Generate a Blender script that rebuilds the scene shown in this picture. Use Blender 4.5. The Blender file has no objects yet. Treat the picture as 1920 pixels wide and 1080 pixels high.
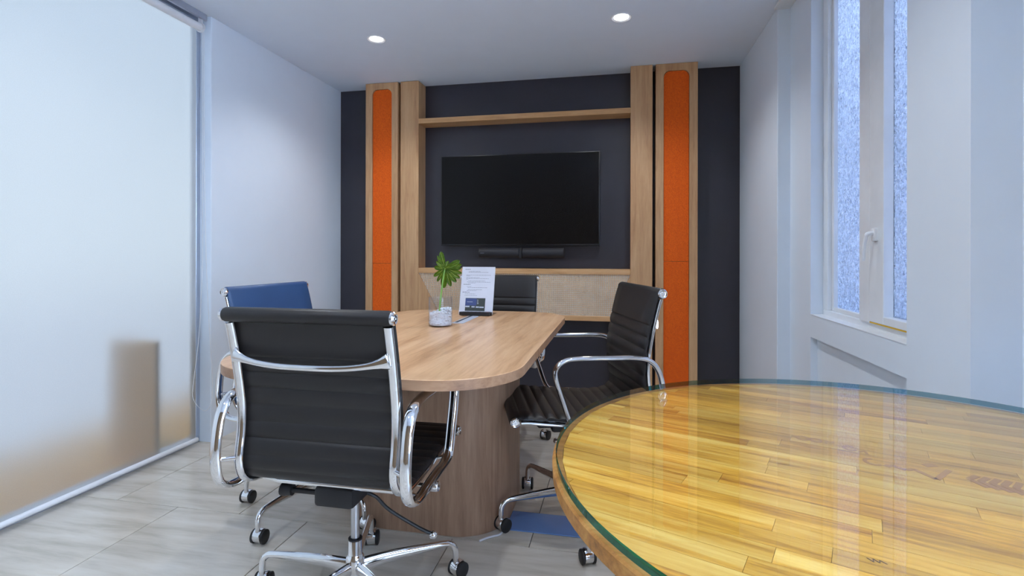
import bpy, bmesh, math, random
from mathutils import Vector, Matrix
random.seed(7)
PI = math.pi
scene = bpy.context.scene
COL = scene.collection

# ------------------------------------------------------------------ camera
CAM_H, YAW, FPX = 1.10, 0.201, 986.58
cam_d = bpy.data.cameras.new('camera')
cam = bpy.data.objects.new('camera', cam_d)
COL.objects.link(cam)
cam_d.sensor_fit = 'HORIZONTAL'
cam_d.sensor_width = 36.0
cam_d.lens = FPX / 1920 * 36.0
cam_d.shift_y = -64.54 / 1920
cam_d.clip_start = 0.02
cam.matrix_world = (Matrix.Translation((0, 0, CAM_H)) @ Matrix.Rotation(YAW, 4, 'Z')
                    @ Matrix.Rotation(PI / 2, 4, 'X') @ Matrix.Rotation(0.0016, 4, 'Z'))
scene.camera = cam

# ------------------------------------------------------------------ world, exposure
world = bpy.data.worlds.new('sky')
scene.world = world
world.use_nodes = True
wn = world.node_tree.nodes
wl = world.node_tree.links
bg = wn['Background']
tc = wn.new('ShaderNodeTexCoord')
sx = wn.new('ShaderNodeSeparateXYZ')
rp = wn.new('ShaderNodeValToRGB')
wl.new(tc.outputs['Generated'], sx.inputs[0])
wl.new(sx.outputs['Z'], rp.inputs[0])
rp.color_ramp.elements[0].position = 0.0
rp.color_ramp.elements[0].color = (0.62, 0.78, 1.0, 1)
rp.color_ramp.elements[1].position = 0.9
rp.color_ramp.elements[1].color = (0.42, 0.63, 1.0, 1)
wl.new(rp.outputs[0], bg.inputs['Color'])
bg.inputs['Strength'].default_value = 4.9

sun_d = bpy.data.lights.new('sun', 'SUN')
sun_d.energy = 8.0
sun_d.angle = math.radians(2)
sun_d.color = (1.0, 0.93, 0.82)
sun = bpy.data.objects.new('sun', sun_d)
COL.objects.link(sun)
sun.rotation_euler = Vector((0.02, 0.38, -0.92)).to_track_quat('-Z', 'Y').to_euler()

vs = scene.view_settings
vs.view_transform = 'Standard'
vs.look = 'None'
vs.gamma = 1.0
vs.use_curve_mapping = False
vs.exposure = 1.45
LAMP_W = 11.0

# ------------------------------------------------------------------ materials
def lin(r, g, b):
    def f(c):
        c /= 255.0
        return c / 12.92 if c <= 0.04045 else ((c + 0.055) / 1.055) ** 2.4
    return (f(r), f(g), f(b), 1.0)

def new_mat(name):
    m = bpy.data.materials.new(name)
    m.use_nodes = True
    nt = m.node_tree
    return m, nt, nt.nodes['Principled BSDF'], nt.nodes['Material Output']

def N(nt, kind, **kw):
    n = nt.nodes.new(kind)
    for k, v in kw.items():
        setattr(n, k, v)
    return n

def coords(nt, scale=(1, 1, 1), rot=(0, 0, 0), src='Object'):
    t = N(nt, 'ShaderNodeTexCoord')
    mp = N(nt, 'ShaderNodeMapping')
    mp.inputs['Scale'].default_value = scale
    mp.inputs['Rotation'].default_value = rot
    nt.links.new(t.outputs[src], mp.inputs[0])
    return mp.outputs[0]

def noise(nt, vec, scale, detail=4, rough=0.55, dist=0.0):
    n = N(nt, 'ShaderNodeTexNoise')
    n.inputs['Scale'].default_value = scale
    n.inputs['Detail'].default_value = detail
    n.inputs['Roughness'].default_value = rough
    n.inputs['Distortion'].default_value = dist
    nt.links.new(vec, n.inputs['Vector'])
    return n

def ramp(nt, fac, stops):
    r = N(nt, 'ShaderNodeValToRGB')
    e = r.color_ramp.elements
    while len(e) < len(stops):
        e.new(0.5)
    for i, (p, c) in enumerate(stops):
        e[i].position = p
        e[i].color = c
    nt.links.new(fac, r.inputs[0])
    return r.outputs[0]

def bump(nt, height, bsdf, strength=0.2, dist=0.002):
    b = N(nt, 'ShaderNodeBump')
    b.inputs['Strength'].default_value = strength
    b.inputs['Distance'].default_value = dist
    nt.links.new(height, b.inputs['Height'])
    nt.links.new(b.outputs[0], bsdf.inputs['Normal'])

def plain(name, col, rough=0.5, metal=0.0, spec=0.5, grain=0.0, gscale=300, var=1.0):
    m, nt, b, o = new_mat(name)
    b.inputs['Roughness'].default_value = rough
    b.inputs['Metallic'].default_value = metal
    b.inputs['Specular IOR Level'].default_value = spec
    v = coords(nt)
    n = noise(nt, v, 6.0, 3)
    c2 = tuple(min(1, x * (1 + .05 * var)) for x in col[:3]) + (1,)
    c1 = tuple(x * (1 - .04 * var) for x in col[:3]) + (1,)
    nt.links.new(ramp(nt, n.outputs['Fac'], [(0.35, c1), (0.65, c2)]), b.inputs['Base Color'])
    if grain:
        g = noise(nt, v, gscale, 2)
        bump(nt, g.outputs['Fac'], b, grain, 0.001)
    return m

def wood(name, light, mid, dark, axis='Z', rough=0.42, per_object=False, fine=1.0, spec=0.4):
    m, nt, b, o = new_mat(name)
    s = {'X': (1.2, 16, 16), 'Y': (16, 1.2, 16), 'Z': (16, 16, 1.2)}[axis]
    s = tuple(x * fine for x in s)
    v = coords(nt, s)
    if per_object:
        oi = N(nt, 'ShaderNodeObjectInfo')
        ad = N(nt, 'ShaderNodeVectorMath', operation='ADD')
        ml = N(nt, 'ShaderNodeMath', operation='MULTIPLY')
        ml.inputs[1].default_value = 37.0
        nt.links.new(oi.outputs['Random'], ml.inputs[0])
        nt.links.new(v, ad.inputs[0])
        nt.links.new(ml.outputs[0], ad.inputs[1])
        v = ad.outputs[0]
    n1 = noise(nt, v, 1.0, 5, 0.62, 0.6)
    n2 = noise(nt, v, 5.0, 4, 0.7, 0.2)
    mx = N(nt, 'ShaderNodeMath', operation='MULTIPLY_ADD')
    mx.inputs[1].default_value = 0.35
    nt.links.new(n2.outputs['Fac'], mx.inputs[0])
    sc = N(nt, 'ShaderNodeMath', operation='MULTIPLY')
    sc.inputs[1].default_value = 0.65
    nt.links.new(n1.outputs['Fac'], sc.inputs[0])
    nt.links.new(sc.outputs[0], mx.inputs[2])
    col = ramp(nt, mx.outputs[0], [(0.34, dark), (0.48, mid), (0.64, light)])
    if per_object:
        hs = N(nt, 'ShaderNodeHueSaturation')
        mr = N(nt, 'ShaderNodeMapRange')
        mr.inputs['To Min'].default_value = 0.78
        mr.inputs['To Max'].default_value = 1.12
        nt.links.new(oi.outputs['Random'], mr.inputs[0])
        nt.links.new(mr.outputs[0], hs.inputs['Value'])
        nt.links.new(col, hs.inputs['Color'])
        col = hs.outputs[0]
    nt.links.new(col, b.inputs['Base Color'])
    b.inputs['Roughness'].default_value = rough
    b.inputs['Specular IOR Level'].default_value = spec
    bump(nt, n2.outputs['Fac'], b, 0.06, 0.001)
    return m

def thin_glass(name, tint=(0.97, 0.985, 0.98, 1), ior=1.5, rough=0.0):
    m, nt, b, o = new_mat(name)
    nt.nodes.remove(b)
    tr = N(nt, 'ShaderNodeBsdfTransparent')
    tr.inputs[0].default_value = tint
    gl = N(nt, 'ShaderNodeBsdfGlossy')
    gl.inputs['Roughness'].default_value = rough
    ge = N(nt, 'ShaderNodeNewGeometry')
    # same reflectance from both sides of the sheet
    ml = N(nt, 'ShaderNodeMapRange')
    ml.inputs['To Min'].default_value = ior
    ml.inputs['To Max'].default_value = 1.0 / ior
    nt.links.new(ge.outputs['Backfacing'], ml.inputs[0])
    fr2 = N(nt, 'ShaderNodeFresnel')
    nt.links.new(ml.outputs[0], fr2.inputs['IOR'])
    mx = N(nt, 'ShaderNodeMixShader')
    nt.links.new(fr2.outputs[0], mx.inputs[0])
    nt.links.new(tr.outputs[0], mx.inputs[1])
    nt.links.new(gl.outputs[0], mx.inputs[2])
    nt.links.new(mx.outputs[0], o.inputs['Surface'])
    return m

M = {}
M['wall'] = plain('white_wall_paint', lin(228, 237, 247), 0.55, grain=0.05, gscale=180, var=.15)
M['ceiling'] = plain('white_ceiling_paint', lin(228, 239, 252), 0.7, var=.15)
M['dark_wall'] = plain('charcoal_wall_paint', lin(55, 53, 61), 0.32, grain=0.08, gscale=60)
M['brown_wall'] = plain('warm_brown_wall', lin(122, 98, 72), 0.6)
M['white_gloss'] = plain('white_gloss_paint', lin(232, 236, 240), 0.3)
M['white_plastic'] = plain('white_plastic', lin(232, 233, 236), 0.4)
M['alu'] = plain('brushed_aluminium', lin(186, 192, 205), 0.35, 0.7)
M['alu_plate'] = plain('satin_aluminium_plate', lin(190, 197, 212), 0.4, 0.25)
M['black'] = plain('black_plastic', lin(28, 27, 30), 0.45)
M['black_soft'] = plain('black_fabric_grille', lin(38, 37, 42), 0.6, grain=0.2, gscale=900)
M['screen'] = plain('tv_screen_glass', lin(17, 15, 15), 0.25, spec=0.2)
M['tv_frame'] = plain('tv_bezel_black', lin(22, 21, 23), 0.35)
M['leather'] = plain('black_leather', lin(31, 28, 28), 0.43, spec=0.42, grain=0.12, gscale=420)
M['blue_lit_leather'] = plain('blue_lit_leather', lin(46, 76, 118), 0.43, spec=0.5, grain=0.12, gscale=420)  # leather with a blue daylight cast mixed into its base colour
M['chrome'] = plain('polished_chrome', (0.80, 0.80, 0.82, 1), 0.07, 1.0)
M['steel_grey'] = plain('satin_steel_tube', (0.55, 0.56, 0.60, 1), 0.28, 1.0)
M['rubber'] = plain('black_wheel_rubber', lin(26, 25, 27), 0.5)
M['oak_v'] = wood('oak_laminate_vertical', lin(214, 172, 128), lin(200, 156, 112), lin(176, 130, 90), 'Z')
M['oak_x'] = wood('oak_laminate_along', lin(222, 178, 130), lin(208, 160, 110), lin(184, 136, 90), 'X')
M['table_top'] = wood('tabletop_laminate', lin(226, 186, 146), lin(210, 166, 124), lin(178, 132, 94), 'Y', 0.3)
M['table_edge'] = wood('tabletop_edge_band', lin(180, 142, 110), lin(164, 124, 94), lin(136, 100, 76), 'X', 0.4)
M['pedestal'] = wood('pedestal_laminate', lin(178, 144, 118), lin(158, 124, 100), lin(130, 100, 80), 'Z', 0.45)
M['stave'] = wood('yellow_timber_stave', lin(248, 206, 108), lin(228, 168, 54), lin(160, 98, 22), 'X', 0.5, True, 1.5)
M['rim_wood'] = wood('golden_timber_rim', lin(206, 152, 82), lin(180, 122, 54), lin(128, 80, 30), 'X', 0.45, False, 1.6)
M['stain'] = plain('burnt_brown_mark', lin(186, 128, 70), 0.6)
M['stain_dark'] = plain('dark_scratch_mark', lin(110, 78, 60), 0.6)
M['glass_sheet'] = thin_glass('clear_glass_sheet', (0.985, 0.99, 0.985, 1), 1.5)
M['glass_clear'] = thin_glass('clear_vase_glass', (0.965, 0.97, 0.98, 1), 1.45)
M['glass_pane'] = thin_glass('clear_window_glass', (0.98, 0.99, 1.0, 1), 1.45)
M['tinted_pane'] = thin_glass('dimming_grey_glass', (0.30, 0.295, 0.285, 1), 1.45)  # grey tint added to cut the daylight falling on the blind
M['acrylic'] = thin_glass('clear_acrylic', (0.97, 0.98, 1.0, 1), 1.4)
M['paper'] = plain('white_paper', lin(214, 216, 226), 0.7)
M['ink'] = plain('grey_printed_ink', lin(118, 120, 134), 0.8)
M['ink_dark'] = plain('dark_printed_ink', lin(74, 76, 90), 0.8)
M['shot_dark'] = plain('printed_dark_panel', lin(58, 66, 62), 0.6)
M['shot_blue'] = plain('printed_blue_panel', lin(62, 78, 128), 0.6)
M['shot_white'] = plain('printed_white_button', lin(196, 202, 214), 0.6)
M['pebble'] = plain('white_pebble', lin(222, 224, 230), 0.45)
M['leaf'] = wood('green_leaf', lin(122, 150, 34), lin(92, 128, 24), lin(62, 96, 18), 'X', 0.4, False, 3.0)
M['leaf_vein'] = plain('pale_leaf_vein', lin(176, 190, 84), 0.5)
M['stem'] = plain('green_leaf_stem', lin(120, 168, 66), 0.4)
M['cane_back'] = plain('cream_cane_backing', lin(252, 248, 244), 0.8)
M['cane'] = plain('woven_cane_strand', lin(226, 194, 156), 0.55)
M['red_button'] = plain('red_button', lin(170, 50, 80), 0.5)
M['tape'] = plain('blue_grey_floor_cover', lin(104, 140, 196), 0.16, spec=0.6)
M['grout'] = plain('dark_tile_grout', lin(84, 80, 78), 0.8)
M['cable_white'] = plain('white_cable', lin(206, 208, 216), 0.5)
M['tan_outside'] = plain('tan_render', lin(158, 120, 38), 0.8)
M['outside_ground'] = plain('pale_paving', lin(184, 190, 200), 0.9)
M['outside_wall'] = plain('blue_grey_render', lin(132, 138, 160), 0.9)
M['yellow_seal'] = plain('yellow_seal', lin(222, 176, 40), 0.5)
M['dark_seal'] = plain('dark_gasket', lin(46, 48, 56), 0.6)

def felt():
    m, nt, b, o = new_mat('orange_woven_felt')
    b.inputs['Roughness'].default_value = 0.85
    v = coords(nt, (1, 1, 1), (0, 0.62, 0))
    w = N(nt, 'ShaderNodeTexWave')
    w.inputs['Scale'].default_value = 42
    w.inputs['Distortion'].default_value = 5
    w.inputs['Detail'].default_value = 3
    w.inputs['Detail Scale'].default_value = 4
    nt.links.new(v, w.inputs['Vector'])
    n = noise(nt, v, 90, 3)
    ml = N(nt, 'ShaderNodeMath', operation='MULTIPLY_ADD')
    ml.inputs[1].default_value = 0.55
    nt.links.new(w.outputs['Fac'], ml.inputs[0])
    n2 = N(nt, 'ShaderNodeMath', operation='MULTIPLY')
    n2.inputs[1].default_value = 0.45
    nt.links.new(n.outputs['Fac'], n2.inputs[0])
    nt.links.new(n2.outputs[0], ml.inputs[2])
    nt.links.new(ramp(nt, ml.outputs[0], [(0.2, lin(212, 74, 0)), (0.5, lin(242, 98, 2)), (0.85, lin(253, 118, 10))]), b.inputs['Base Color'])
    bump(nt, ml.outputs[0], b, 0.5, 0.002)
    return m
M['felt'] = felt()

def tile_mat():
    m, nt, b, o = new_mat('grey_porcelain_tile')
    v = coords(nt, (1.3, 9, 1), (0, 0, 0))
    oi = N(nt, 'ShaderNodeObjectInfo')
    ad = N(nt, 'ShaderNodeVectorMath', operation='ADD')
    ml = N(nt, 'ShaderNodeMath', operation='MULTIPLY')
    ml.inputs[1].default_value = 50.0
    nt.links.new(oi.outputs['Random'], ml.inputs[0])
    nt.links.new(v, ad.inputs[0])
    nt.links.new(ml.outputs[0], ad.inputs[1])
    n = noise(nt, ad.outputs[0], 1.6, 5, 0.6, 0.25)
    nt.links.new(ramp(nt, n.outputs['Fac'], [(0.3, lin(182, 173, 158)), (0.5, lin(206, 197, 183)), (0.7, lin(218, 211, 200))]), b.inputs['Base Color'])
    b.inputs['Roughness'].default_value = 0.2
    b.inputs['Specular IOR Level'].default_value = 0.5
    return m
M['tile'] = tile_mat()

def blind_mat():
    m, nt, b, o = new_mat('translucent_roller_fabric')
    nt.nodes.remove(b)
    v = coords(nt)
    n = noise(nt, v, 260, 2)
    c = ramp(nt, n.outputs['Fac'], [(0.3, (0.90, 0.885, 0.85, 1)), (0.7, (0.94, 0.925, 0.89, 1))])
    d = N(nt, 'ShaderNodeBsdfDiffuse')
    t = N(nt, 'ShaderNodeBsdfTranslucent')
    nt.links.new(c, d.inputs[0])
    nt.links.new(c, t.inputs[0])
    rf = N(nt, 'ShaderNodeBsdfRefraction')          # open weave: a blurred view of what stands just behind
    rf.inputs['IOR'].default_value = 1.12
    rf.inputs['Roughness'].default_value = 0.9
    nt.links.new(c, rf.inputs[0])
    m0 = N(nt, 'ShaderNodeMixShader')
    m0.inputs[0].default_value = 0.86
    nt.links.new(t.outputs[0], m0.inputs[1])
    nt.links.new(rf.outputs[0], m0.inputs[2])
    mx = N(nt, 'ShaderNodeMixShader')
    mx.inputs[0].default_value = 0.80
    nt.links.new(d.outputs[0], mx.inputs[1])
    nt.links.new(m0.outputs[0], mx.inputs[2])
    nt.links.new(mx.outputs[0], o.inputs['Surface'])
    return m
M['blind'] = blind_mat()

def pebbled_glass():
    m, nt, b, o = new_mat('pebbled_privacy_glass')
    nt.nodes.remove(b)
    v = coords(nt)
    vo = N(nt, 'ShaderNodeTexVoronoi')
    vo.inputs['Scale'].default_value = 75
    nt.links.new(v, vo.inputs['Vector'])
    n = noise(nt, v, 110, 4, 0.6)
    ad = N(nt, 'ShaderNodeMath', operation='ADD')
    nt.links.new(vo.outputs['Distance'], ad.inputs[0])
    nt.links.new(n.outputs['Fac'], ad.inputs[1])
    bm_ = N(nt, 'ShaderNodeBump')
    bm_.inputs['Strength'].default_value = 1.0
    bm_.inputs['Distance'].default_value = 0.012
    nt.links.new(ad.outputs[0], bm_.inputs['Height'])
    r = N(nt, 'ShaderNodeBsdfRefraction')
    r.inputs['Color'].default_value = (0.66, 0.66, 0.69, 1)
    r.inputs['Roughness'].default_value = 0.08
    r.inputs['IOR'].default_value = 1.45
    nt.links.new(bm_.outputs[0], r.inputs['Normal'])
    t = N(nt, 'ShaderNodeBsdfTranslucent')
    t.inputs[0].default_value = (0.52, 0.53, 0.55, 1)
    nt.links.new(bm_.outputs[0], t.inputs['Normal'])
    g = N(nt, 'ShaderNodeBsdfGlossy')
    g.inputs['Roughness'].default_value = 0.15
    nt.links.new(bm_.outputs[0], g.inputs['Normal'])
    m1 = N(nt, 'ShaderNodeMixShader')
    nt.links.new(ramp(nt, noise(nt, v, 85, 2, 0.6).outputs['Fac'], [(0.40, (.12, .12, .12, 1)), (0.60, (.75, .75, .75, 1))]), m1.inputs[0])
    nt.links.new(r.outputs[0], m1.inputs[1])
    nt.links.new(t.outputs[0], m1.inputs[2])
    m2 = N(nt, 'ShaderNodeMixShader')
    m2.inputs[0].default_value = 0.06
    nt.links.new(m1.outputs[0], m2.inputs[1])
    nt.links.new(g.outputs[0], m2.inputs[2])
    nt.links.new(m2.outputs[0], o.inputs['Surface'])
    return m
M['pebbled'] = pebbled_glass()

M['green_edge'] = thin_glass('green_glass_edge', (0.015, 0.26, 0.33, 1), 1.5)

def lens_mat():
    m, nt, b, o = new_mat('lit_lamp_lens')
    b.inputs['Emission Color'].default_value = (0.97, 0.98, 1, 1)
    b.inputs['Emission Strength'].default_value = 6.0
    return m
M['lens'] = lens_mat()

# ------------------------------------------------------------------ mesh helpers
def link_mesh(name, bm, mat, parent=None, smooth=True, kind=None, label=None):
    bmesh.ops.recalc_face_normals(bm, faces=bm.faces)
    me = bpy.data.meshes.new(name)
    bm.to_mesh(me)
    bm.free()
    mats = mat if isinstance(mat, (list, tuple)) else [mat]
    for m in mats:
        me.materials.append(m)
    if smooth:
        me.polygons.foreach_set('use_smooth', [True] * len(me.polygons))
        try:
            me.set_sharp_from_angle(angle=math.radians(38))
        except Exception:
            pass
    o = bpy.data.objects.new(name, me)
    COL.objects.link(o)
    if parent:
        o.parent = parent
    if kind:
        o['kind'] = kind
    if label:
        o['label'] = label
    return o

def thing(name, loc, label, cat, group=None, rz=0.0):
    o = bpy.data.objects.new(name, None)
    o.empty_display_size = 0.1
    COL.objects.link(o)
    o.location = loc
    o.rotation_euler = (0, 0, rz)
    o['label'] = label
    o['category'] = cat
    if group:
        o['group'] = group
    return o

def structure(o):
    o['kind'] = 'structure'
    return o

def box(bm, x0, x1, y0, y1, z0, z1, bev=0.0, seg=2, mi=0):
    r = bmesh.ops.create_cube(bm, size=1.0)
    vs_ = r['verts']
    for v in vs_:
        v.co = Vector((x0 + (v.co.x + .5) * (x1 - x0), y0 + (v.co.y + .5) * (y1 - y0), z0 + (v.co.z + .5) * (z1 - z0)))
    fs = set(f for v in vs_ for f in v.link_faces)
    for f in fs:
        f.material_index = mi
    if bev > 0:
        es = list(set(e for v in vs_ for e in v.link_edges))
        bmesh.ops.bevel(bm, geom=es, offset=bev, segments=seg, profile=0.5, affect='EDGES')
    return bm

def B(*a, **k):
    return box(bmesh.new(), *a, **k)

def rings(bm, loops, cap=True, closed=False):
    """skin a list of equal-length vertex loops"""
    vl = [[bm.verts.new(p) for p in l] for l in loops]
    n = len(vl[0])
    m = len(vl)
    for i in range(m if closed else m - 1):
        a, b = vl[i], vl[(i + 1) % m]
        for j in range(n):
            bm.faces.new((a[j], a[(j + 1) % n], b[(j + 1) % n], b[j]))
    if cap and not closed:
        bm.faces.new(list(reversed(vl[0])))
        bm.faces.new(vl[-1])
    return bm

def tube(bm, pts, rad, n=10, closed=False, flat=None, side=None):
    """sweep an ellipse along pts. rad: number or list. flat = ratio of the second half-axis, side = fixed first axis."""
    P = [Vector(p) for p in pts]
    m = len(P)
    R = rad if isinstance(rad, (list, tuple)) else [rad] * m
    loops = []
    prev = None
    for i in range(m):
        if closed:
            t = (P[(i + 1) % m] - P[i - 1])
        else:
            t = (P[min(i + 1, m - 1)] - P[max(i - 1, 0)])
        t.normalize()
        if side is not None:
            u = Vector(side)
            u = (u - t * u.dot(t)).normalized()
        elif prev is None:
            u = t.orthogonal().normalized()
        else:
            u = (prev - t * prev.dot(t)).normalized()
        prev = u
        w = t.cross(u)
        f = 1.0 if flat is None else flat
        rr = R[i]
        ra, rb = (rr if isinstance(rr, tuple) else (rr, rr * f))
        loops.append([P[i] + u * (ra * math.cos(2 * PI * k / n)) + w * (rb * math.sin(2 * PI * k / n)) for k in range(n)])
    return rings(bm, loops, True, closed)

def lathe(bm, prof, n=24, origin=(0, 0, 0), axis='Z'):
    o = Vector(origin)
    def P(r, h, a):
        c, s = r * math.cos(a), r * math.sin(a)
        if axis == 'Z':
            return o + Vector((c, s, h))
        if axis == 'X':
            return o + Vector((h, c, s))
        return o + Vector((s, h, c))
    loops = [[P(r, h, 2 * PI * k / n) for k in range(n)] for r, h in prof]
    return rings(bm, loops)

def catmull(pts, per=6, closed=False):
    P = [Vector(p) for p in pts]
    n = len(P)
    out = []
    rng = n if closed else n - 1
    for i in range(rng):
        if closed:
            p0, p1, p2, p3 = P[i - 1], P[i], P[(i + 1) % n], P[(i + 2) % n]
        else:
            p0, p1, p2, p3 = P[max(i - 1, 0)], P[i], P[i + 1], P[min(i + 2, n - 1)]
        for k in range(per):
            t = k / per
            out.append(0.5 * ((2 * p1) + (p2 - p0) * t + (2 * p0 - 5 * p1 + 4 * p2 - p3) * t * t + (3 * p1 - p0 - 3 * p2 + p3) * t ** 3))
    if not closed:
        out.append(P[-1])
    return out

def prism(bm, poly, h0, h1, axis='Z', mi=0):
    """extrude polygon (list of 2D) between h0 and h1 along axis"""
    def P(a, b, h):
        return {'Z': (a, b, h), 'Y': (a, h, b), 'X': (h, a, b)}[axis]
    lo = [bm.verts.new(P(a, b, h0)) for a, b in poly]
    hi = [bm.verts.new(P(a, b, h1)) for a, b in poly]
    n = len(poly)
    fs = [bm.faces.new(lo[::-1]), bm.faces.new(hi)]
    for i in range(n):
        fs.append(bm.faces.new((lo[i], lo[(i + 1) % n], hi[(i + 1) % n], hi[i])))
    for f in fs:
        f.material_index = mi
    return bm

def round_rect(x0, x1, y0, y1, r, n=8):
    out = []
    for cx, cy, a0 in ((x1 - r, y1 - r, 0), (x0 + r, y1 - r, PI / 2), (x0 + r, y0 + r, PI), (x1 - r, y0 + r, 1.5 * PI)):
        for k in range(n + 1):
            a = a0 + PI / 2 * k / n
            out.append((cx + r * math.cos(a), cy + r * math.sin(a)))
    return out

# ------------------------------------------------------------------ room shell
XL, XR1, XR2, XR3 = -2.327, 0.863, 0.930, 1.050
YF, YN, CEIL = 4.107, -1.60, 2.477
YP = 3.953                                     # front plane of the timber media wall

floor = structure(link_mesh('floor', B(-2.50, 1.20, YN - .12, YF + .15, -0.08, -0.004), M['grout'], smooth=False))
TW, TL = 0.62, 1.2
tile_cache = {}
rows = [(-1.755, 0), (-0.515, 1), (0.725, 0), (1.945, 1), (3.165, 0)]
rows = [(1.945 - TL * 3, 0), (1.945 - TL * 2, 1), (1.945 - TL, 0), (1.945, 1), (1.945 + TL, 0)]
for y0, off in rows:
    xs = -2.19 - TW if off else -1.87 - TW
    while xs < 1.15:
        xa, xb = max(xs, -2.48), min(xs + TW, 1.18)
        ya, yb = max(y0, YN), min(y0 + TL, YF)
        if xb - xa > 0.02 and yb - ya > 0.02:
            key = (round(xb - xa, 4), round(yb - ya, 4))
            if key not in tile_cache:
                o = link_mesh('tile', B(0.0016, key[0] - .0016, 0.0016, key[1] - .0016, -0.006, 0.0, 0.0008, 1), M['tile'], floor, smooth=False)
                tile_cache[key] = o
            else:
                o = tile_cache[key].copy()
                COL.objects.link(o)
                o.parent = floor
            o.location = (xa, ya, 0)
        xs += TW

structure(link_mesh('ceiling', B(-2.50, 1.20, YN - .12, YF + .15, CEIL, CEIL + .1), M['ceiling'], smooth=False))
structure(link_mesh('wall_far', B(-2.50, 1.20, YF, YF + .14, -.004, CEIL), M['dark_wall'], smooth=False))
structure(link_mesh('wall_left', B(-2.47, XL, 2.65, YF, -.004, CEIL, 0.004, 2), M['wall'], smooth=False))
structure(link_mesh('wall_near', B(-2.50, 1.20, YN - .12, YN, -.004, CEIL), M['brown_wall'], smooth=False))  # unseen wall, its brown added to give the chrome warm reflections

WY0, WY1, WZ0, WZ1 = 1.962, 2.851, 0.80, 2.44
bm = bmesh.new()
box(bm, XR1, 1.15, 3.17, YF, -.004, CEIL, .003, 1)
box(bm, XR2, 1.15, WY1, 3.17, -.004, CEIL)
box(bm, XR2, 1.15, 1.64, WY0, -.004, CEIL)
box(bm, XR2, 1.15, WY0, WY1, 0.69, WZ0)
box(bm, XR2 + .03, 1.15, WY0, WY1, 0.12, 0.69)
box(bm, XR2, 1.15, WY0, WY1, -.004, 0.12)
box(bm, XR2, 1.15, WY0, WY1, WZ1, CEIL)
box(bm, XR3, 1.15, .50, 1.64, -.004, CEIL)
box(bm, XR3, 1.15, YN, -1.30, -.004, CEIL)
box(bm, XR3, 1.15, -1.30, .50, -.004, .35)
box(bm, XR3, 1.15, -1.30, .50, 2.30, CEIL)
structure(link_mesh('wall_right', bm, M['wall'], smooth=False))
structure(link_mesh('trim_1', B(0.846, XR2, 1.64, 3.172, 2.462, CEIL, .002, 1), M['white_gloss'], smooth=False))

# right window: frame, mullion, sash, two pebbled panes, handle
win = structure(link_mesh('window_1', B(.985, 1.05, WY0, WY1, WZ0, WZ0 + .028, .002, 1), M['white_gloss'], smooth=False))
def wpart(name, *a, mat='white_gloss', bev=.002):
    return link_mesh(name, B(*a, bev, 1), M[mat], win, smooth=False)
wpart('window_stile', .985, 1.05, 2.79, WY1, WZ0 + .028, WZ1)
wpart('window_rail', .985, 1.05, WY0, 2.79, WZ1 - .05, WZ1)
wpart('window_mullion', .975, 1.05, 2.335, 2.425, WZ0 + .028, WZ1 - .05)
wpart('glazing_bead', 1.002, 1.022, 2.765, 2.79, WZ0 + .028, WZ1 - .05)
wpart('glazing_bead', 1.002, 1.022, 2.425, 2.765, WZ0 + .028, WZ0 + .046)
sash = wpart('sash_stile', .972, 1.035, 2.215, 2.329, WZ0 + .034, WZ1 - .056)
wpart('sash_stile', .972, 1.035, WY0 + .004, 2.02, WZ0 + .034, WZ1 - .056)
wpart('sash_rail', .972, 1.035, 2.02, 2.215, WZ0 + .034, WZ0 + .064)
wpart('sash_rail', .972, 1.035, 2.02, 2.215, WZ1 - .10, WZ1 - .056)
wpart('gasket', .980, 1.0, 2.3292, 2.3348, WZ0 + .03, WZ1 - .056, mat='dark_seal', bev=0)
wpart('gasket', .974, 1.0, WY0 + .004, 2.33, WZ0 + .0285, WZ0 + .0338, mat='yellow_seal', bev=0)
wpart('pane', 1.020, 1.026, 2.425, 2.768, WZ0 + .04, WZ1 - .05, mat='pebbled', bev=0)
wpart('pane', 1.006, 1.012, 2.02, 2.215, WZ0 + .064, WZ1 - .10, mat='pebbled', bev=0)
wpart('window_sill', XR2 - .002, .985, WY0 + .001, WY1 - .001, WZ0 - .0, WZ0 + .004, bev=.001)
bm = bmesh.new()
box(bm, .960, .974, 2.255, 2.288, 1.15, 1.20, .004, 2)
tube(bm, catmull([(.966, 2.270, 1.180), (.948, 2.270, 1.180), (.938, 2.276, 1.168), (.936, 2.288, 1.12), (.937, 2.296, 1.075)], 5), [.008] * 10 + [.007] * 11, 8)
link_mesh('window_handle', bm, M['white_plastic'], win, label='white lever handle')

# window added beside the camera, out of view, to bring in blue daylight
w3 = structure(link_mesh('added_daylight_window', B(1.085, 1.13, -1.30, .50, .35, .39, .002, 1), M['white_gloss'], smooth=False))
for a in ((1.085, 1.13, -1.30, .50, 2.26, 2.30), (1.085, 1.13, -1.30, -1.26, .39, 2.26), (1.085, 1.13, .46, .50, .39, 2.26), (1.085, 1.13, -.42, -.38, .39, 2.26)):
    link_mesh('window_frame', B(*a, .002, 1), M['white_gloss'], w3, smooth=False)
for a, b in ((-1.26, -.42), (-.38, .46)):
    link_mesh('pane', B(1.104, 1.110, a, b, .39, 2.26), M['glass_pane'], w3, smooth=False)

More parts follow.
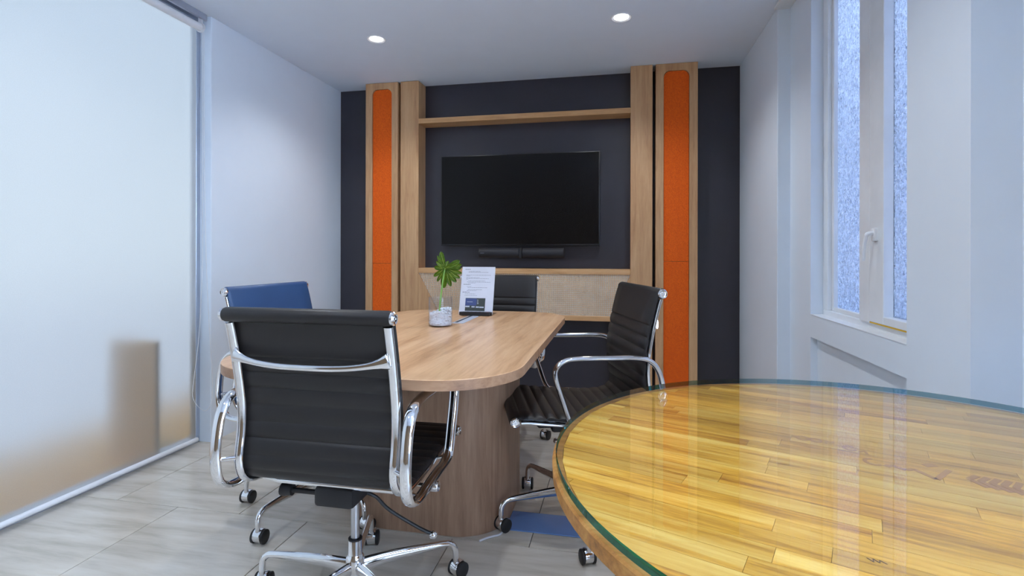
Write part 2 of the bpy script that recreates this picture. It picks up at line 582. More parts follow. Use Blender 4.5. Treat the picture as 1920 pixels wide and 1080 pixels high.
# left glazed opening behind the roller blind
lw = structure(link_mesh('window_2', B(-2.45, -2.40, YN, 2.65, -.004, .035, .002, 1), M['alu'], smooth=False))
def lpart(name, *a, mat='alu', bev=.002):
    return link_mesh(name, B(*a, bev, 1), M[mat], lw, smooth=False)
lpart('head_rail', -2.45, -2.40, YN, 2.65, 2.43, CEIL)
ys = [YN, -.55, .50, 1.55, 2.65]
for i, y in enumerate(ys):
    lpart('window_post', -2.45, -2.40, max(YN, y - .02) if i < 4 else 2.62, min(2.65, y + .02), .035, 2.43)
for a, b in zip(ys[:-1], ys[1:]):
    lpart('pane', -2.428, -2.422, a + .02, b - (.03 if b > 2.6 else .02), .035, 2.43, mat='tinted_pane', bev=0)
bm = bmesh.new()
box(bm, -2.352, -2.336, YN, 2.63, 2.440, CEIL, .002, 1)
box(bm, -2.395, -2.352, YN, 2.63, 2.470, CEIL)
box(bm, -2.395, -2.385, YN, 2.63, 2.440, 2.470)
structure(link_mesh('trim_2', bm, M['alu'], smooth=False))

# outside, seen only blurred through the fabric and the pebbled glass
structure(link_mesh('ground', B(-16, 16, -16, 16, -.30, -.10), M['outside_ground'], smooth=False))
structure(link_mesh('patio_garden', B(-3.4, -2.505, YN - 2, 6.0, -.12, -.03, .01, 1), M['tan_outside'], smooth=False))
structure(link_mesh('post_garden', B(-2.79, -2.462, 2.40, 2.43, -.1, .62, .005, 1), M['tan_outside'], smooth=False))
structure(link_mesh('wall_neighbour', B(2.3, 2.5, 1.2, 6, -.1, 2.9), M['outside_wall'], smooth=False))

# ------------------------------------------------------------------ roller blind
bl = thing('roller_blind', (-2.36, 2.597, 2.395), 'white translucent roller blind pulled down over the left glazing', 'blind')
def at(o, x, y, z):
    l = o.location
    return (x - l.x, y - l.y, z - l.z)
bm = bmesh.new()
lathe(bm, [(.004, 0), (.022, 0), (.022, -4.1), (.004, -4.1)], 20, (0, 0, 0), 'Y')
link_mesh('roller_tube', bm, M['white_plastic'], bl)
bm = bmesh.new()
ny, nz = 10, 30
grid = []
for j in range(nz + 1):
    z = -.005 - (2.345) * j / nz
    grid.append([bm.verts.new((.020 * math.exp(-((2.35 + z) / .5) ** 2) * 0 + .0, -.022 - 4.05 * i / ny, z)) for i in range(ny + 1)])
for j in range(nz):
    for i in range(ny):
        bm.faces.new((grid[j][i], grid[j][i + 1], grid[j + 1][i + 1], grid[j + 1][i]))
link_mesh('blind_fabric', bm, M['blind'], bl)
bm = bmesh.new()
lathe(bm, [(.002, -.012), (.012, -.012), (.012, -4.08), (.002, -4.08)], 14, (0, 0, -2.358), 'Y')
link_mesh('bottom_bar', bm, M['white_plastic'], bl)
bm = bmesh.new()
lathe(bm, [(.004, .004), (.027, .004), (.027, .014), (.004, .014)], 20, (0, 0, 0), 'Y')
box(bm, -.012, .014, .002, .010, .02, .076, .002, 1)
link_mesh('bracket', bm, M['white_plastic'], bl)
# beaded chain loop
pts = [(.012, .010, -.02), (.012, .012, -.6), (.014, .010, -1.3), (.020, -.020, -1.75), (.032, -.075, -2.03), (.040, -.085, -2.10), (.050, -.05, -2.165),
       (.060, -.015, -2.19), (.066, .014, -2.165), (.070, .024, -2.10), (.066, .026, -2.0), (.040, .024, -1.6), (.026, .020, -1.2), (.018, .018, -.7), (.016, .016, -.02)]
cp = catmull(pts, 10)
bm = bmesh.new()
tube(bm, cp, .0012, 6)
acc = 0
for a, b in zip(cp[:-1], cp[1:]):
    d = (b - a).length
    while acc < d:
        p = a.lerp(b, acc / d)
        bmesh.ops.create_icosphere(bm, subdivisions=1, radius=.0026, matrix=Matrix.Translation(p))
        acc += .009
    acc -= d
link_mesh('bead_chain', bm, M['white_plastic'], bl)

# ------------------------------------------------------------------ timber media wall
def frame_with_slot(name, x0, x1, z0, z1, sx0, sx1, sz0, sz1, r, y0, y1, mat, parent):
    bm = bmesh.new()
    inner = round_rect(sx0, sx1, sz0, sz1, r, 8)
    n = len(inner)
    outer = []
    for a, b in inner:                                     # project every inner point to the outer rectangle
        k = 0
        cx, cz = (sx0 + sx1) / 2, (sz0 + sz1) / 2
        ex = (x1 if a > cx else x0)
        ez = (z1 if b > cz else z0)
        if abs(b - cz) <= (sz1 - sz0) / 2 - r + 1e-6:
            outer.append((ex, b))
        elif abs(a - cx) <= (sx1 - sx0) / 2 - r + 1e-6:
            outer.append((a, ez))
        else:
            ang = math.atan2(abs(b - cz) - ((sz1 - sz0) / 2 - r), abs(a - cx) - ((sx1 - sx0) / 2 - r))
            if ang < PI / 4:
                t = ang / (PI / 4)
                bb = cz + math.copysign((sz1 - sz0) / 2 - r, b - cz)
                outer.append((ex, bb + (ez - bb) * t))
            else:
                t = (ang - PI / 4) / (PI / 4)
                aa = cx + math.copysign((sx1 - sx0) / 2 - r, a - cx)
                outer.append((ex + (aa - ex) * t, ez))
    L = [[bm.verts.new((a, y, b)) for a, b in pl] for pl in (inner, outer) for y in (y0, y1)]
    i0, i1, o0, o1 = L
    for k in range(n):
        j = (k + 1) % n
        bm.faces.new((i0[k], i0[j], o0[j], o0[k]))
        bm.faces.new((i1[k], i1[j], o1[j], o1[k]))
        bm.faces.new((i0[k], i0[j], i1[j], i1[k]))
        bm.faces.new((o0[k], o0[j], o1[j], o1[k]))
    bmesh.ops.remove_doubles(bm, verts=bm.verts, dist=1e-5)
    return link_mesh(name, bm, mat, parent, smooth=False)

def felt_column(x0, x1, sx0, sx1, seam, label):
    cx = (x0 + x1) / 2
    t = thing('felt_panel_column', (cx, YP, 0), label, 'panel', 'timber columns with orange felt inlays')
    frame_with_slot('column_frame', x0 - cx, x1 - cx, 0, CEIL - .002, sx0 - cx, sx1 - cx, .10, 2.425, .045, 0, .03, M['oak_v'], t)
    bm = B(x0 - cx + .002, x1 - cx - .002, .031, YF - YP - .001, 0, CEIL - .003)
    link_mesh('column_body', bm, M['oak_v'], t, smooth=False)
    full = round_rect(sx0 - cx + .002, sx1 - cx - .002, .102, 2.423, .044, 8)
    for a, b in ((seam, 3.0), (0.0, seam - .0025)):
        pl = []
        for (px, pz) in full:
            q = (px, min(max(pz, a), b))
            if not pl or (abs(q[0] - pl[-1][0]) + abs(q[1] - pl[-1][1])) > 1e-6:
                pl.append(q)
        bm = bmesh.new()
        prism(bm, pl, .012, .030, 'Y')
        link_mesh('felt_panel', bm, M['felt'], t, smooth=False)
    return t
felt_column(-2.020, -1.7425, -1.964, -1.795, 1.02, 'tall timber column with orange felt inlay, left of the television')
felt_column(0.2584, 0.5492, 0.314, 0.492, 1.046, 'tall timber column with orange felt inlay, right of the television')

mw = thing('media_wall_surround', (-.742, YP, 0), 'built-in timber surround with shelf framing the television wall', 'shelving')
def mpart(name, x0, x1, y0, y1, z0, z1, mat='oak_v', bev=.0015):
    return link_mesh(name, B(x0 + .742, x1 + .742, y0 - YP, y1 - YP, z0, z1, bev, 1), M[mat], mw, smooth=False)
mpart('post', -1.7187, -1.565, YP, YF - .001, 0, CEIL - .002)
mpart('post', 0.0807, 0.2362, YP, YF - .001, 0, CEIL - .002)
mpart('shelf', -1.565, .0807, YP + .001, YF - .001, 2.133, 2.1729, 'oak_x')
mpart('ledge', -1.565, .0807, YP + .001, YF - .001, .9447, .9847, 'oak_x')
mpart('bottom_rail', -1.40, -.066, YP + .002, YP + .05, .598, .633, 'oak_x')
def cxl(z): return -1.565 + (.944 - z) * .535
def cxr(z): return .0807 - (.944 - z) * .47
for side in (0, 1):
    bm = bmesh.new()
    if side == 0:
        pl = [(-1.565, .9445), (-1.565, 0), (-1.40, 0), (-1.40, .633)]
    else:
        pl = [(.0807, .9445), (-.066, .633), (-.066, 0), (.0807, 0)]
    prism(bm, [(a + .742, b) for a, b in pl], .003, .05, 'Y')
    link_mesh('side_wing', bm, M['oak_v'], mw, smooth=False)
bm = bmesh.new()
prism(bm, [(cxl(.9445) + .742, .9445), (cxl(.633) + .742, .633), (cxr(.633) + .742, .633), (cxr(.9445) + .742, .9445)], .016, .03, 'Y')
cp_ = link_mesh('cane_backing', bm, M['cane_back'], mw, smooth=False, label='pale backing board behind the woven cane')
bm = bmesh.new()
PITCH = .0150
z = .633
k = 0
while z < .9445:
    box(bm, cxl(z) + .744, cxr(z) + .740, .011, .0145, z, min(z + .0054, .9445))
    z += PITCH
x = -1.565
while x < .0807:
    xa, xb = x, x + .0054
    za = .633 if cxl(.633) <= xa and xb <= cxr(.633) else max((.944 - (xa + 1.565) / .535) if xa < cxl(.633) else .633,
                                                              (.944 - (.0807 - xb) / .47) if xb > cxr(.633) else .633)
    if za < .935:
        box(bm, xa + .742, xb + .742, .0085, .012, za, .9445)
    x += PITCH
link_mesh('cane_webbing', bm, M['cane'], mw, smooth=False, kind='stuff')

# ------------------------------------------------------------------ television, sound bar
tv = thing('television', (-.773, YF, 1.520), 'large black flat television on the charcoal wall', 'television')
w, h = .630, .3590
bm = bmesh.new()
box(bm, -w, w, -.080, -.045, -h, h, .004, 2)
link_mesh('tv_frame', bm, M['tv_frame'], tv)
bm = B(-w + .008, w - .008, -.0815, -.0795, -h + .014, h - .008, 0)
link_mesh('tv_screen', bm, M['screen'], tv, smooth=False)
link_mesh('tv_back_housing', B(-.42, .42, -.046, -.018, -.25, .22, .01, 2), M['black'], tv)
link_mesh('wall_mount', B(-.22, .22, -.020, -.001, -.16, .16, .002, 1), M['black'], tv, smooth=False)

sb = thing('sound_bar', (-.740, YF, 1.106), 'black two-tube sound bar below the television', 'speaker')
for a, b in ((-.333, -.012), (.012, .333)):
    bm = bmesh.new()
    lathe(bm, [(.004, a), (.034, a), (.0375, a + .004), (.0375, b - .004), (.034, b), (.004, b)], 24, (0, -.12, 0), 'X')
    link_mesh('speaker_tube', bm, M['black_soft'], sb)
link_mesh('center_clamp', B(-.0115, .0115, -.160, -.001, -.042, .038, .003, 1), M['black'], sb)
link_mesh('status_light', B(-.315, -.285, -.1585, -.1565, -.004, -.001), M['ink'], sb, smooth=False, label='small pale stripe on the left tube')

# ------------------------------------------------------------------ conference table
T_Z = .76
tb = thing('conference_table', (-.779, 2.19, 0), 'oak-look conference table with rounded corners and solid pedestal', 'table')
tl = round_rect(-.496, .496, -.855, .850, .25, 12)
bm = bmesh.new()
lo = [(a, b) for a, b in tl]
prism(bm, lo, T_Z - .030, T_Z - .0012, 'Z', 1)
inner = round_rect(-.4945, .4945, -.8535, .8485, .2485, 12)
top_lo = [bm.verts.new((a, b, T_Z - .0012)) for a, b in tl]
top_hi = [bm.verts.new((a, b, T_Z)) for a, b in inner]
n = len(tl)
f = bm.faces.new(top_hi); f.material_index = 0
for i in range(n):
    f = bm.faces.new((top_lo[i], top_lo[(i + 1) % n], top_hi[(i + 1) % n], top_hi[i])); f.material_index = 0
link_mesh('tabletop', bm, [M['table_top'], M['table_edge']], tb)
bm = bmesh.new()
prism(bm, round_rect(-.335, .335, -.235, .355, .20, 12), .001, T_Z - .031, 'Z')
link_mesh('pedestal', bm, M['pedestal'], tb)
gx, gy = -.779, 2.19
bm = B(-.800 - gx, -.742 - gx, 2.455 - gy, 2.752 - gy, T_Z - .002, T_Z + .0022, .0008, 1)
pl_ = link_mesh('cable_plate', bm, M['alu_plate'], tb, smooth=False, label='silver cable access plate')
link_mesh('cable_slot', B(-.790 - gx, -.778 - gx, 2.475 - gy, 2.752 - gy, T_Z + .0022, T_Z + .0032), M['dark_seal'], pl_, smooth=False)

# ------------------------------------------------------------------ things on the table
vase = thing('glass_vase', (-.822, 2.354, T_Z), 'clear cylinder vase with white pebbles on the conference table', 'vase')
bm = bmesh.new()
lathe(bm, [(.002, .0), (.054, .0), (.0555, .002), (.0555, .136), (.0545, .1375), (.0525, .136), (.0525, .006), (.002, .005)], 40)
link_mesh('vase_body', bm, M['glass_clear'], vase)
bm = bmesh.new()
rng = random.Random(3)
for i in range(480):
    a = rng.random() * 2 * PI
    rr = .047 * math.sqrt(rng.random())
    if i % 2:
        rr = .046
    hmax = .072 + .012 * math.cos(a - .6)
    zz = .009 + rng.random() * (hmax - .009)
    sc = .0045 + rng.random() * .0035
    mtx = Matrix.Translation((rr * math.cos(a), rr * math.sin(a), zz)) @ Matrix.Rotation(rng.random() * 3, 4, 'X') @ Matrix.Diagonal((sc * 1.25, sc, sc * .8, 1))
    bmesh.ops.create_icosphere(bm, subdivisions=1, radius=1.0, matrix=mtx)
lathe(bm, [(.002, .0062), (.047, .0062), (.045, .060), (.002, .068)], 18)
link_mesh('pebbles', bm, M['pebble'], vase, kind='stuff')

leaf = thing('split_leaf', (-.828, 2.352, T_Z + .045), 'single green split leaf on a long stem in the vase', 'plant')
JX, JY, JZ = .016, .040, .222
stp = catmull([(0, 0, -.0), (.003, .008, .07), (.007, .022, .14), (.011, .034, .195), (JX, JY, JZ)], 6)
bm = bmesh.new()
tube(bm, stp, [.0042 - .0012 * i / len(stp) for i in range(len(stp))], 8)
link_mesh('stem', bm, M['stem'], leaf)
PXM = 2.456 / 986.6 / 6.35
lobes = [(-68, 205, 30), (-108, 158, 20), (-122, 90, 20), (30, 95, 20), (-148, 15, 26), (-155, -92, 22), (-112, -155, 18), (-28, -232, 36), (62, -212, 26),
         (128, -160, 28), (174, -112, 24), (197, -52, 22), (190, 5, 22), (196, 50, 26), (172, 98, 30), (110, 70, 24)]
bm = bmesh.new()
bmv = bmesh.new()
for i, (dx, dz, wd) in enumerate(lobes):
    L = math.hypot(dx, dz) * PXM * 1.02
    ux, uz = dx / math.hypot(dx, dz), dz / math.hypot(dx, dz)
    wv = wd * PXM * 1.15
    prof = [(0, .45), (.2, .72), (.45, .9), (.7, 1.0), (.85, .82), (.95, .48), (1.0, .08)]
    dep = -.0006 * (i % 4)
    Ls, Ms, Rs = [], [], []
    for t, ww in prof:
        droop = .016 * t * t + dep
        cx, cz = JX + ux * L * t, JZ + uz * L * t
        hw = wv * ww
        Ls.append(bm.verts.new((cx - uz * hw, JY + droop - .003, cz + ux * hw)))
        Ms.append(bm.verts.new((cx, JY + droop + .001, cz)))
        Rs.append(bm.verts.new((cx + uz * hw, JY + droop - .003, cz - ux * hw)))
    for k in range(len(prof) - 1):
        bm.faces.new((Ls[k], Ms[k], Ms[k + 1], Ls[k + 1]))
        bm.faces.new((Ms[k], Rs[k], Rs[k + 1], Ms[k + 1]))
    tube(bmv, [(JX + ux * L * t, JY + .016 * t * t + dep - .0005, JZ + uz * L * t) for t in (0, .3, .6, .85)], [.0013, .001, .0007, .0004], 5)
r_ = bmesh.ops.solidify(bm, geom=bm.faces[:], thickness=.0008)
lf = link_mesh('leaf_blade', bm, M['leaf'], leaf)
link_mesh('leaf_vein', bmv, M['leaf_vein'], lf)

sg = thing('sign_holder', (-.779, 2.812, T_Z), 'clear acrylic stand holding a white printed instruction sheet', 'sign')
LEAN = math.atan2(.075, .267)
def lean_obj(name, bm, mat, parent, kind=None, label=None):
    bmesh.ops.transform(bm, matrix=Matrix.Rotation(-LEAN, 4, 'X'), verts=bm.verts)
    return link_mesh(name, bm, mat, parent, smooth=False, kind=kind, label=label)
SH = .277
lean_obj('acrylic_panel', B(-.0985, .0985, 0, .003, 0.001, SH, .0005, 1), M['acrylic'], sg)
link_mesh('stand_foot', B(-.0985, .0985, .001, .105, .0, .003, .0008, 1), M['acrylic'], sg, smooth=False)
sheet = lean_obj('paper_sheet', B(-.0965, .0965, -.0008, -.0002, .003, SH - .003), M['paper'], sg)
bm = bmesh.new()
bmd = bmesh.new()
rng = random.Random(11)
def text_line(b, x0, x1, zc, hgt):
    x = x0
    while x < x1:
        ww = .004 + rng.random() * .010
        box(b, x, min(x + ww, x1), -.0011, -.0008, zc, zc + hgt)
        x += ww + .0022
def Zs(v): return SH * (1 - (v - 258) / (830 - 258))
def Xs(u, v): return (u - (462 - (v - 258) * .045)) / 425 * .197 - .0985
for (u0, u1, v) in [(505, 570, 297), (487, 580, 477), (478, 570, 569)]:
    text_line(bmd, Xs(u0, v), Xs(u1, v), Zs(v), .0026)
for (u0, u1, v) in [(550, 695, 321), (545, 800, 332), (520, 825, 365), (520, 570, 374), (520, 685, 394), (520, 805, 407), (520, 545, 417), (545, 760, 434), (530, 825, 448),
                    (545, 640, 459), (530, 590, 500), (540, 785, 514), (545, 720, 538), (530, 650, 549), (510, 640, 588), (505, 660, 607)]:
    text_line(bm, Xs(u0, v), Xs(u1, v), Zs(v), .0017)
lean_obj('printed_text', bm, M['ink'], sheet, 'stuff')
lean_obj('printed_heading', bmd, M['ink_dark'], sheet, 'stuff')
def shot(name, u0, u1, v0, v1, mat, d=.0011):
    lean_obj(name, B(Xs(u0, v1), Xs(u1, v1), -d, -.0008, Zs(v1), Zs(v0)), M[mat], sheet)
shot('printed_screenshot', 515, 760, 635, 785, 'shot_dark')
shot('printed_blue_area', 517, 657, 640, 722, 'shot_blue', .0013)
for a in [(520, 572, 726, 742), (597, 637, 730, 744), (650, 690, 732, 746), (694, 748, 733, 748), (666, 680, 655, 662), (666, 680, 676, 684), (666, 682, 694, 702), (540, 610, 678, 682)]:
    shot('printed_button', *a, 'shot_white', .0014)

rm = thing('remote_control', (-.7695, 2.782, T_Z + .0022), 'slim black remote control lying before the sign', 'remote', rz=.06)
bm = bmesh.new()
prism(bm, round_rect(-.091, .091, -.019, .019, .016, 6), .0005, .018, 'Z')
bmesh.ops.bevel(bm, geom=[e for e in bm.edges if abs(e.verts[0].co.z - e.verts[1].co.z) < 1e-6], offset=.004, segments=2, affect='EDGES')
link_mesh('remote_body', bm, M['black'], rm)
for i in range(7):
    bm = bmesh.new()
    lathe(bm, [(.001, .017), (.005, .017), (.0045, .0192), (.001, .0194)], 10, (-.066 + i * .022, 0, 0))
    link_mesh('button', bm, M['red_button'] if i == 6 else M['black_soft'], rm, label='red power button' if i == 6 else None)

# ------------------------------------------------------------------ office chairs
# side profile of the sling: (y, z), y forward, column at y = 0
PROF = [(-.270, .950), (-.255, .900), (-.236, .820), (-.221, .740), (-.214, .680), (-.217, .610), (-.226, .555), (-.224, .515), (-.202, .481), (-.160, .465),
        (-.095, .460), (-.015, .462), (.080, .469), (.170, .477), (.230, .483), (.283, .483)]
SL = catmull([(0, y, z) for y, z in PROF], 8)
ARC = [0.0]
for a, b in zip(SL[:-1], SL[1:]):
    ARC.append(ARC[-1] + (b - a).length)
def sl_at(s):
    s = min(max(s, 0), ARC[-1])
    for i in range(len(SL) - 1):
        if ARC[i + 1] >= s:
            t = (s - ARC[i]) / max(1e-9, ARC[i + 1] - ARC[i])
            p = SL[i].lerp(SL[i + 1], t)
            d = (SL[i + 1] - SL[i]).normalized()
            return p, Vector((0, -d.z, d.y))          # normal towards the sitter
    return SL[-1], Vector((0, 0, 1))
S_BEND = next(ARC[i] for i, p in enumerate(SL) if p.z < .480 and p.y > -.21)
def sling(s0, s1, rib0, rib1, pitch):
    bm = bmesh.new()
    HW = .246
    xs = [-HW, -HW + .004, -HW + .012, -.16, -.08, 0, .08, .16, HW - .012, HW - .004, HW]
    ex = [0, .55, 1, 1, 1, 1, 1, 1, 1, .55, 0]
    m = int((s1 - s0) / .0045)
    top, bot = [], []
    for i in range(m + 1):
        s = s0 + (s1 - s0) * i / m
        p, nrm = sl_at(s)
        if rib0 < s < rib1:
            ph = (s - rib0) / pitch
            puff = abs(math.sin(PI * ph)) ** .45
        else:
            puff = .85
        t = .0038 + .0072 * puff
        top.append([bm.verts.new(p + Vector((x, 0, 0)) + nrm * (.012 + t * e)) for x, e in zip(xs, ex)])
        bot.append([bm.verts.new(p + Vector((x, 0, 0)) + nrm * (.012 - t * e * .9)) for x, e in zip(xs, ex)])
    for g in (top, bot):
        for i in range(m):
            for j in range(len(xs) - 1):
                bm.faces.new((g[i][j], g[i][j + 1], g[i + 1][j + 1], g[i + 1][j]))
    for i in range(m):
        for j in (0, len(xs) - 1):
            bm.faces.new((top[i][j], top[i + 1][j], bot[i + 1][j], bot[i][j]))
    for i in (0, m):
        for j in range(len(xs) - 1):
            bm.faces.new((top[i][j], top[i][j + 1], bot[i][j + 1], bot[i][j]))
    bmesh.ops.remove_doubles(bm, verts=bm.verts, dist=1e-5)
    return bm

LEG_R = .33
def build_chair(loc, rz, label):
    t = thing('office_chair', loc, label, 'chair', 'leather office chairs round the conference table', rz)
    up, lowp = [], []
    def U(name, bm, mat, parent=None, **k):
        o = link_mesh(name, bm, M[mat], parent or t, **k)
        if parent is None:
            o['tmp'] = 'up'
        return o
    total = ARC[-1]
    U('backrest', sling(.0, S_BEND, .125, S_BEND, .0465), 'leather')
    U('seat', sling(S_BEND + .001, total, S_BEND, total - .02, .0465), 'leather')
    for nm, (y, z) in (('back_roll', PROF[0]), ('seat_roll', PROF[-1])):
        bm = bmesh.new()
        cz = z + (.0 if nm == 'back_roll' else .002)
        lathe(bm, [(.006, -.243), (.018, -.243), (.0205, -.236), (.0205, .236), (.018, .243), (.006, .243)], 20, (0, y, cz), 'X')
        r = U(nm, bm, 'leather')
        for s in (-1, 1):
            bm = bmesh.new()
            lathe(bm, [(.002, s * .243), (.0175, s * .243), (.0180, s * .250), (.0150, s * .2535), (.0115, s * .2515), (.0085, s * .2515), (.0075, s * .2545), (.003, s * .2545), (.002, s * .252)], 20, (0, y, cz), 'X')
            c = U('end_cap', bm, 'chrome', r)
    # side rails behind the sling
    for s in (-1, 1):
        pts = []
        i = 3
        rr = []
        ss = .022
        while ss < total - .012:
            p, nrm = sl_at(ss)
            pts.append(p + nrm * (-.004) + Vector((s * .232, 0, 0)))
            rr.append((.0138, .0078))
            ss += .016
        bm = bmesh.new()
        tube(bm, pts, rr, 12, side=(1, 0, 0))
        U('side_rail', bm, 'chrome')
        # closed arm loop
        loop = [(-.145, .720), (-.06, .720), (.060, .720), (.108, .712), (.138, .685), (.138, .645), (.114, .570), (.084, .490), (.052, .469), (-.02, .464), (-.09, .458), (-.155, .453),
                (-.214, .459), (-.250, .486), (-.263, .535), (-.260, .600), (-.243, .668), (-.208, .708)]
        lp = catmull([(s * .278, y, z) for y, z in loop], 5, True)
        bm = bmesh.new()
        tube(bm, lp, [(.0165, .0098)] * len(lp), 12, True, side=(1, 0, 0))
        U('armrest', bm, 'chrome')
        for (y, z, y2, z2) in ((-.260, .545, -.230, .545), (.070, .476, .070, .468), (-.17, .456, -.168, .462)):
            bm = bmesh.new()
            tube(bm, [(s * .278, y, z), (s * .234, y2, z2)], .0065, 10)
            U('arm_pin', bm, 'chrome')
    # curved back cross bar with flared ends
    pts, rr = [], []
    for i in range(25):
        a = -1 + 2 * i / 24
        e = abs(a) ** 3
        y, z = sl_at(.135)[0].y, sl_at(.135)[0].z
        pts.append((a * .226, y - .020 - .012 * (1 - a * a), z - .006 + .024 * e))
        rr.append((.0090 + .012 * abs(a) ** 10, .006))
    bm = bmesh.new()
    tube(bm, pts, rr, 12, side=(0, 0, 1))
    U('back_crossbar', bm, 'chrome')
    bm = bmesh.new()
    for y, z in ((.09, .451), (-.12, .442)):
        tube(bm, [(-.236, y, z + .010), (-.18, y, z), (.18, y, z), (.236, y, z + .010)], .010, 10)
    U('seat_crossbar', bm, 'chrome')
    bm = bmesh.new()
    box(bm, -.062, .062, -.135, .115, .378, .436, .012, 2)
    box(bm, -.11, .11, -.10, .08, .426, .447, .004, 1)
    box(bm, -.030, .030, -.02, .17, .388, .421, .008, 1)
    U('tilt_mechanism', bm, 'black')
    bm = bmesh.new()
    tube(bm, [(-.05, -.10, .405), (-.155, -.10, .405)], .008, 10)
    lathe(bm, [(.004, -.150), (.016, -.150), (.0165, -.168), (.019, -.172), (.019, -.186), (.004, -.188)], 16, (0, -.10, .405), 'X')
    U('tension_knob', bm, 'black')
    bm = bmesh.new()
    tube(bm, catmull([(.055, -.04, .390), (.085, -.03, .374), (.12, -.01, .328), (.20, .025, .265), (.235, .04, .243)], 5), .0055, 8)
    lv = U('height_lever', bm, 'black')
    bm = bmesh.new()
    bmesh.ops.create_uvsphere(bm, u_segments=16, v_segments=10, radius=.013, matrix=Matrix.Translation((.242, .043, .238)))
    U('lever_ball', bm, 'chrome', lv)
    bm = bmesh.new()
    lathe(bm, [(.003, .225), (.016, .225), (.017, .228), (.017, .252), (.015, .255), (.003, .255)], 18, (0, .055, .385), 'X')
    tube(bm, [(.05, .055, .385), (.228, .055, .385)], .006, 8)
    U('tilt_lock_knob', bm, 'chrome')
    # column and five-star base
    bm = bmesh.new()
    lathe(bm, [(.003, .19), (.0135, .19), (.0135, .384), (.003, .384)], 20)
    g = link_mesh('gas_lift', bm, M['steel_grey'], t)
    bm = bmesh.new()
    lathe(bm, [(.0137, .205), (.0215, .204), (.0215, .210), (.0137, .212)], 20)
    link_mesh('collar', bm, M['black'], g)
    bm = bmesh.new()
    lathe(bm, [(.003, .062), (.022, .062), (.026, .068), (.028, .090), (.028, .150), (.0235, .158), (.0215, .162), (.0215, .205), (.0205, .207), (.003, .207)], 28)
    hub = link_mesh('base_hub', bm, M['chrome'], t)
    hub['tmp'] = 'base'
    leg0 = caster0 = None
    for k in range(5):
        a = 2 * PI * k / 5
        if leg0 is None:
            bm = bmesh.new()
            pts = catmull([(.018, 0, .120), (.10, 0, .126), (.20, 0, .126), (LEG_R - .045, 0, .124), (LEG_R - .018, 0, .117), (LEG_R - .003, 0, .098), (LEG_R, 0, .066)], 4)
            q = len(pts)
            rr = []
            for i, p in enumerate(pts):
                f_ = min(1, max(0, (p.x - .018) / (LEG_R - .06)))
                rr.append((.0115 - .0015 * f_, .024 - .0135 * f_))
            tube(bm, pts, rr, 12, side=(0, 1, 0))
            leg0 = link_mesh('leg', bm, M['chrome'], t)
            leg0['tmp'] = 'base'
            bm = bmesh.new()
            # hood: a chrome barrel across the leg, wheels at both cheeks
            lathe(bm, [(.004, -.015), (.0255, -.015), (.0262, -.012), (.0262, .012), (.0255, .015), (.004, .015)], 20, (.012, 0, .0305), 'Y')
            tube(bm, [(0, 0, .075), (0, 0, .050)], .0085, 10)
            caster0 = link_mesh('caster', bm, M['chrome'], t)
            caster0['tmp'] = 'caster'
            for sy in (-1, 1):
                bm = bmesh.new()
                lathe(bm, [(.003, sy * .0155), (.0245, sy * .0155), (.0265, sy * .018), (.0265, sy * .024), (.022, sy * .0265), (.003, sy * .0265)], 20, (.012, 0, .0268), 'Y')
                link_mesh('wheel', bm, M['rubber'], caster0)
        else:
            for src in (leg0, caster0):
                c = src.copy()
                COL.objects.link(c)
                c.parent = t
                c.rotation_euler = (0, 0, a)
                c['k'] = k
                for ch in src.children:
                    d = ch.copy()
                    COL.objects.link(d)
                    d.parent = c
    return t

def copy_tree(o, parent=None):
    c = o.copy()
    COL.objects.link(c)
    if parent:
        c.parent = parent
    for ch in o.children:
        copy_tree(ch, c)
    return c

chair = build_chair((0, 0, 0), 0, '')
SPECS = [  # x, y, facing angle, lift, base angle, label
    (-.809, 1.518, 90, -.016, 36, 'black leather office chair seen from behind, nearest in front of the table end'),
    (-1.277, 2.078, -5, -.008, 44, 'leather office chair with blue light put into its colour, by the white left wall, facing the table side'),
    (-.172, 2.195, 197.2, .0, -6, 'black leather office chair between conference table and round table, turned left'),
    (-.745, 2.985, 270, -.006, 18, 'black leather office chair at the far table end, mostly behind the sign'),
]
swv = random.Random(21)
chairs = [chair] + [copy_tree(chair) for _ in SPECS[1:]]
for c, (x, y, fa, dz, ba, lab) in zip(chairs, SPECS):
    c.location = (x, y, 0)
    rz = math.radians(fa - 90)
    c.rotation_euler = (0, 0, rz)
    c['label'] = lab
    for ch in c.children:
        tmp = ch.get('tmp')
        if tmp == 'up':
            ch.location.z += dz
        elif tmp == 'base':
            ch.rotation_euler = (0, 0, math.radians(ba) - rz + 2 * PI * ch.get('k', 0) / 5)
        elif tmp == 'caster':
            a = math.radians(ba) - rz + 2 * PI * ch.get('k', 0) / 5
            ch.location = (LEG_R * math.cos(a), LEG_R * math.sin(a), 0)
            ch.rotation_euler = (0, 0, PI / 2 + math.radians(swv.uniform(-42, 42)) - rz)
        for key in ('tmp', 'k'):
            if key in ch:
                del ch[key]

def tree(o):
    for ch in o.children:
        yield ch
        yield from tree(ch)
for o in tree(chairs[1]):                       # blue light on the left chair is put into its leather colour
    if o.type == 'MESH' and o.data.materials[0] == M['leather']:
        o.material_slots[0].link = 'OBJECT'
        o.material_slots[0].material = M['blue_lit_leather']

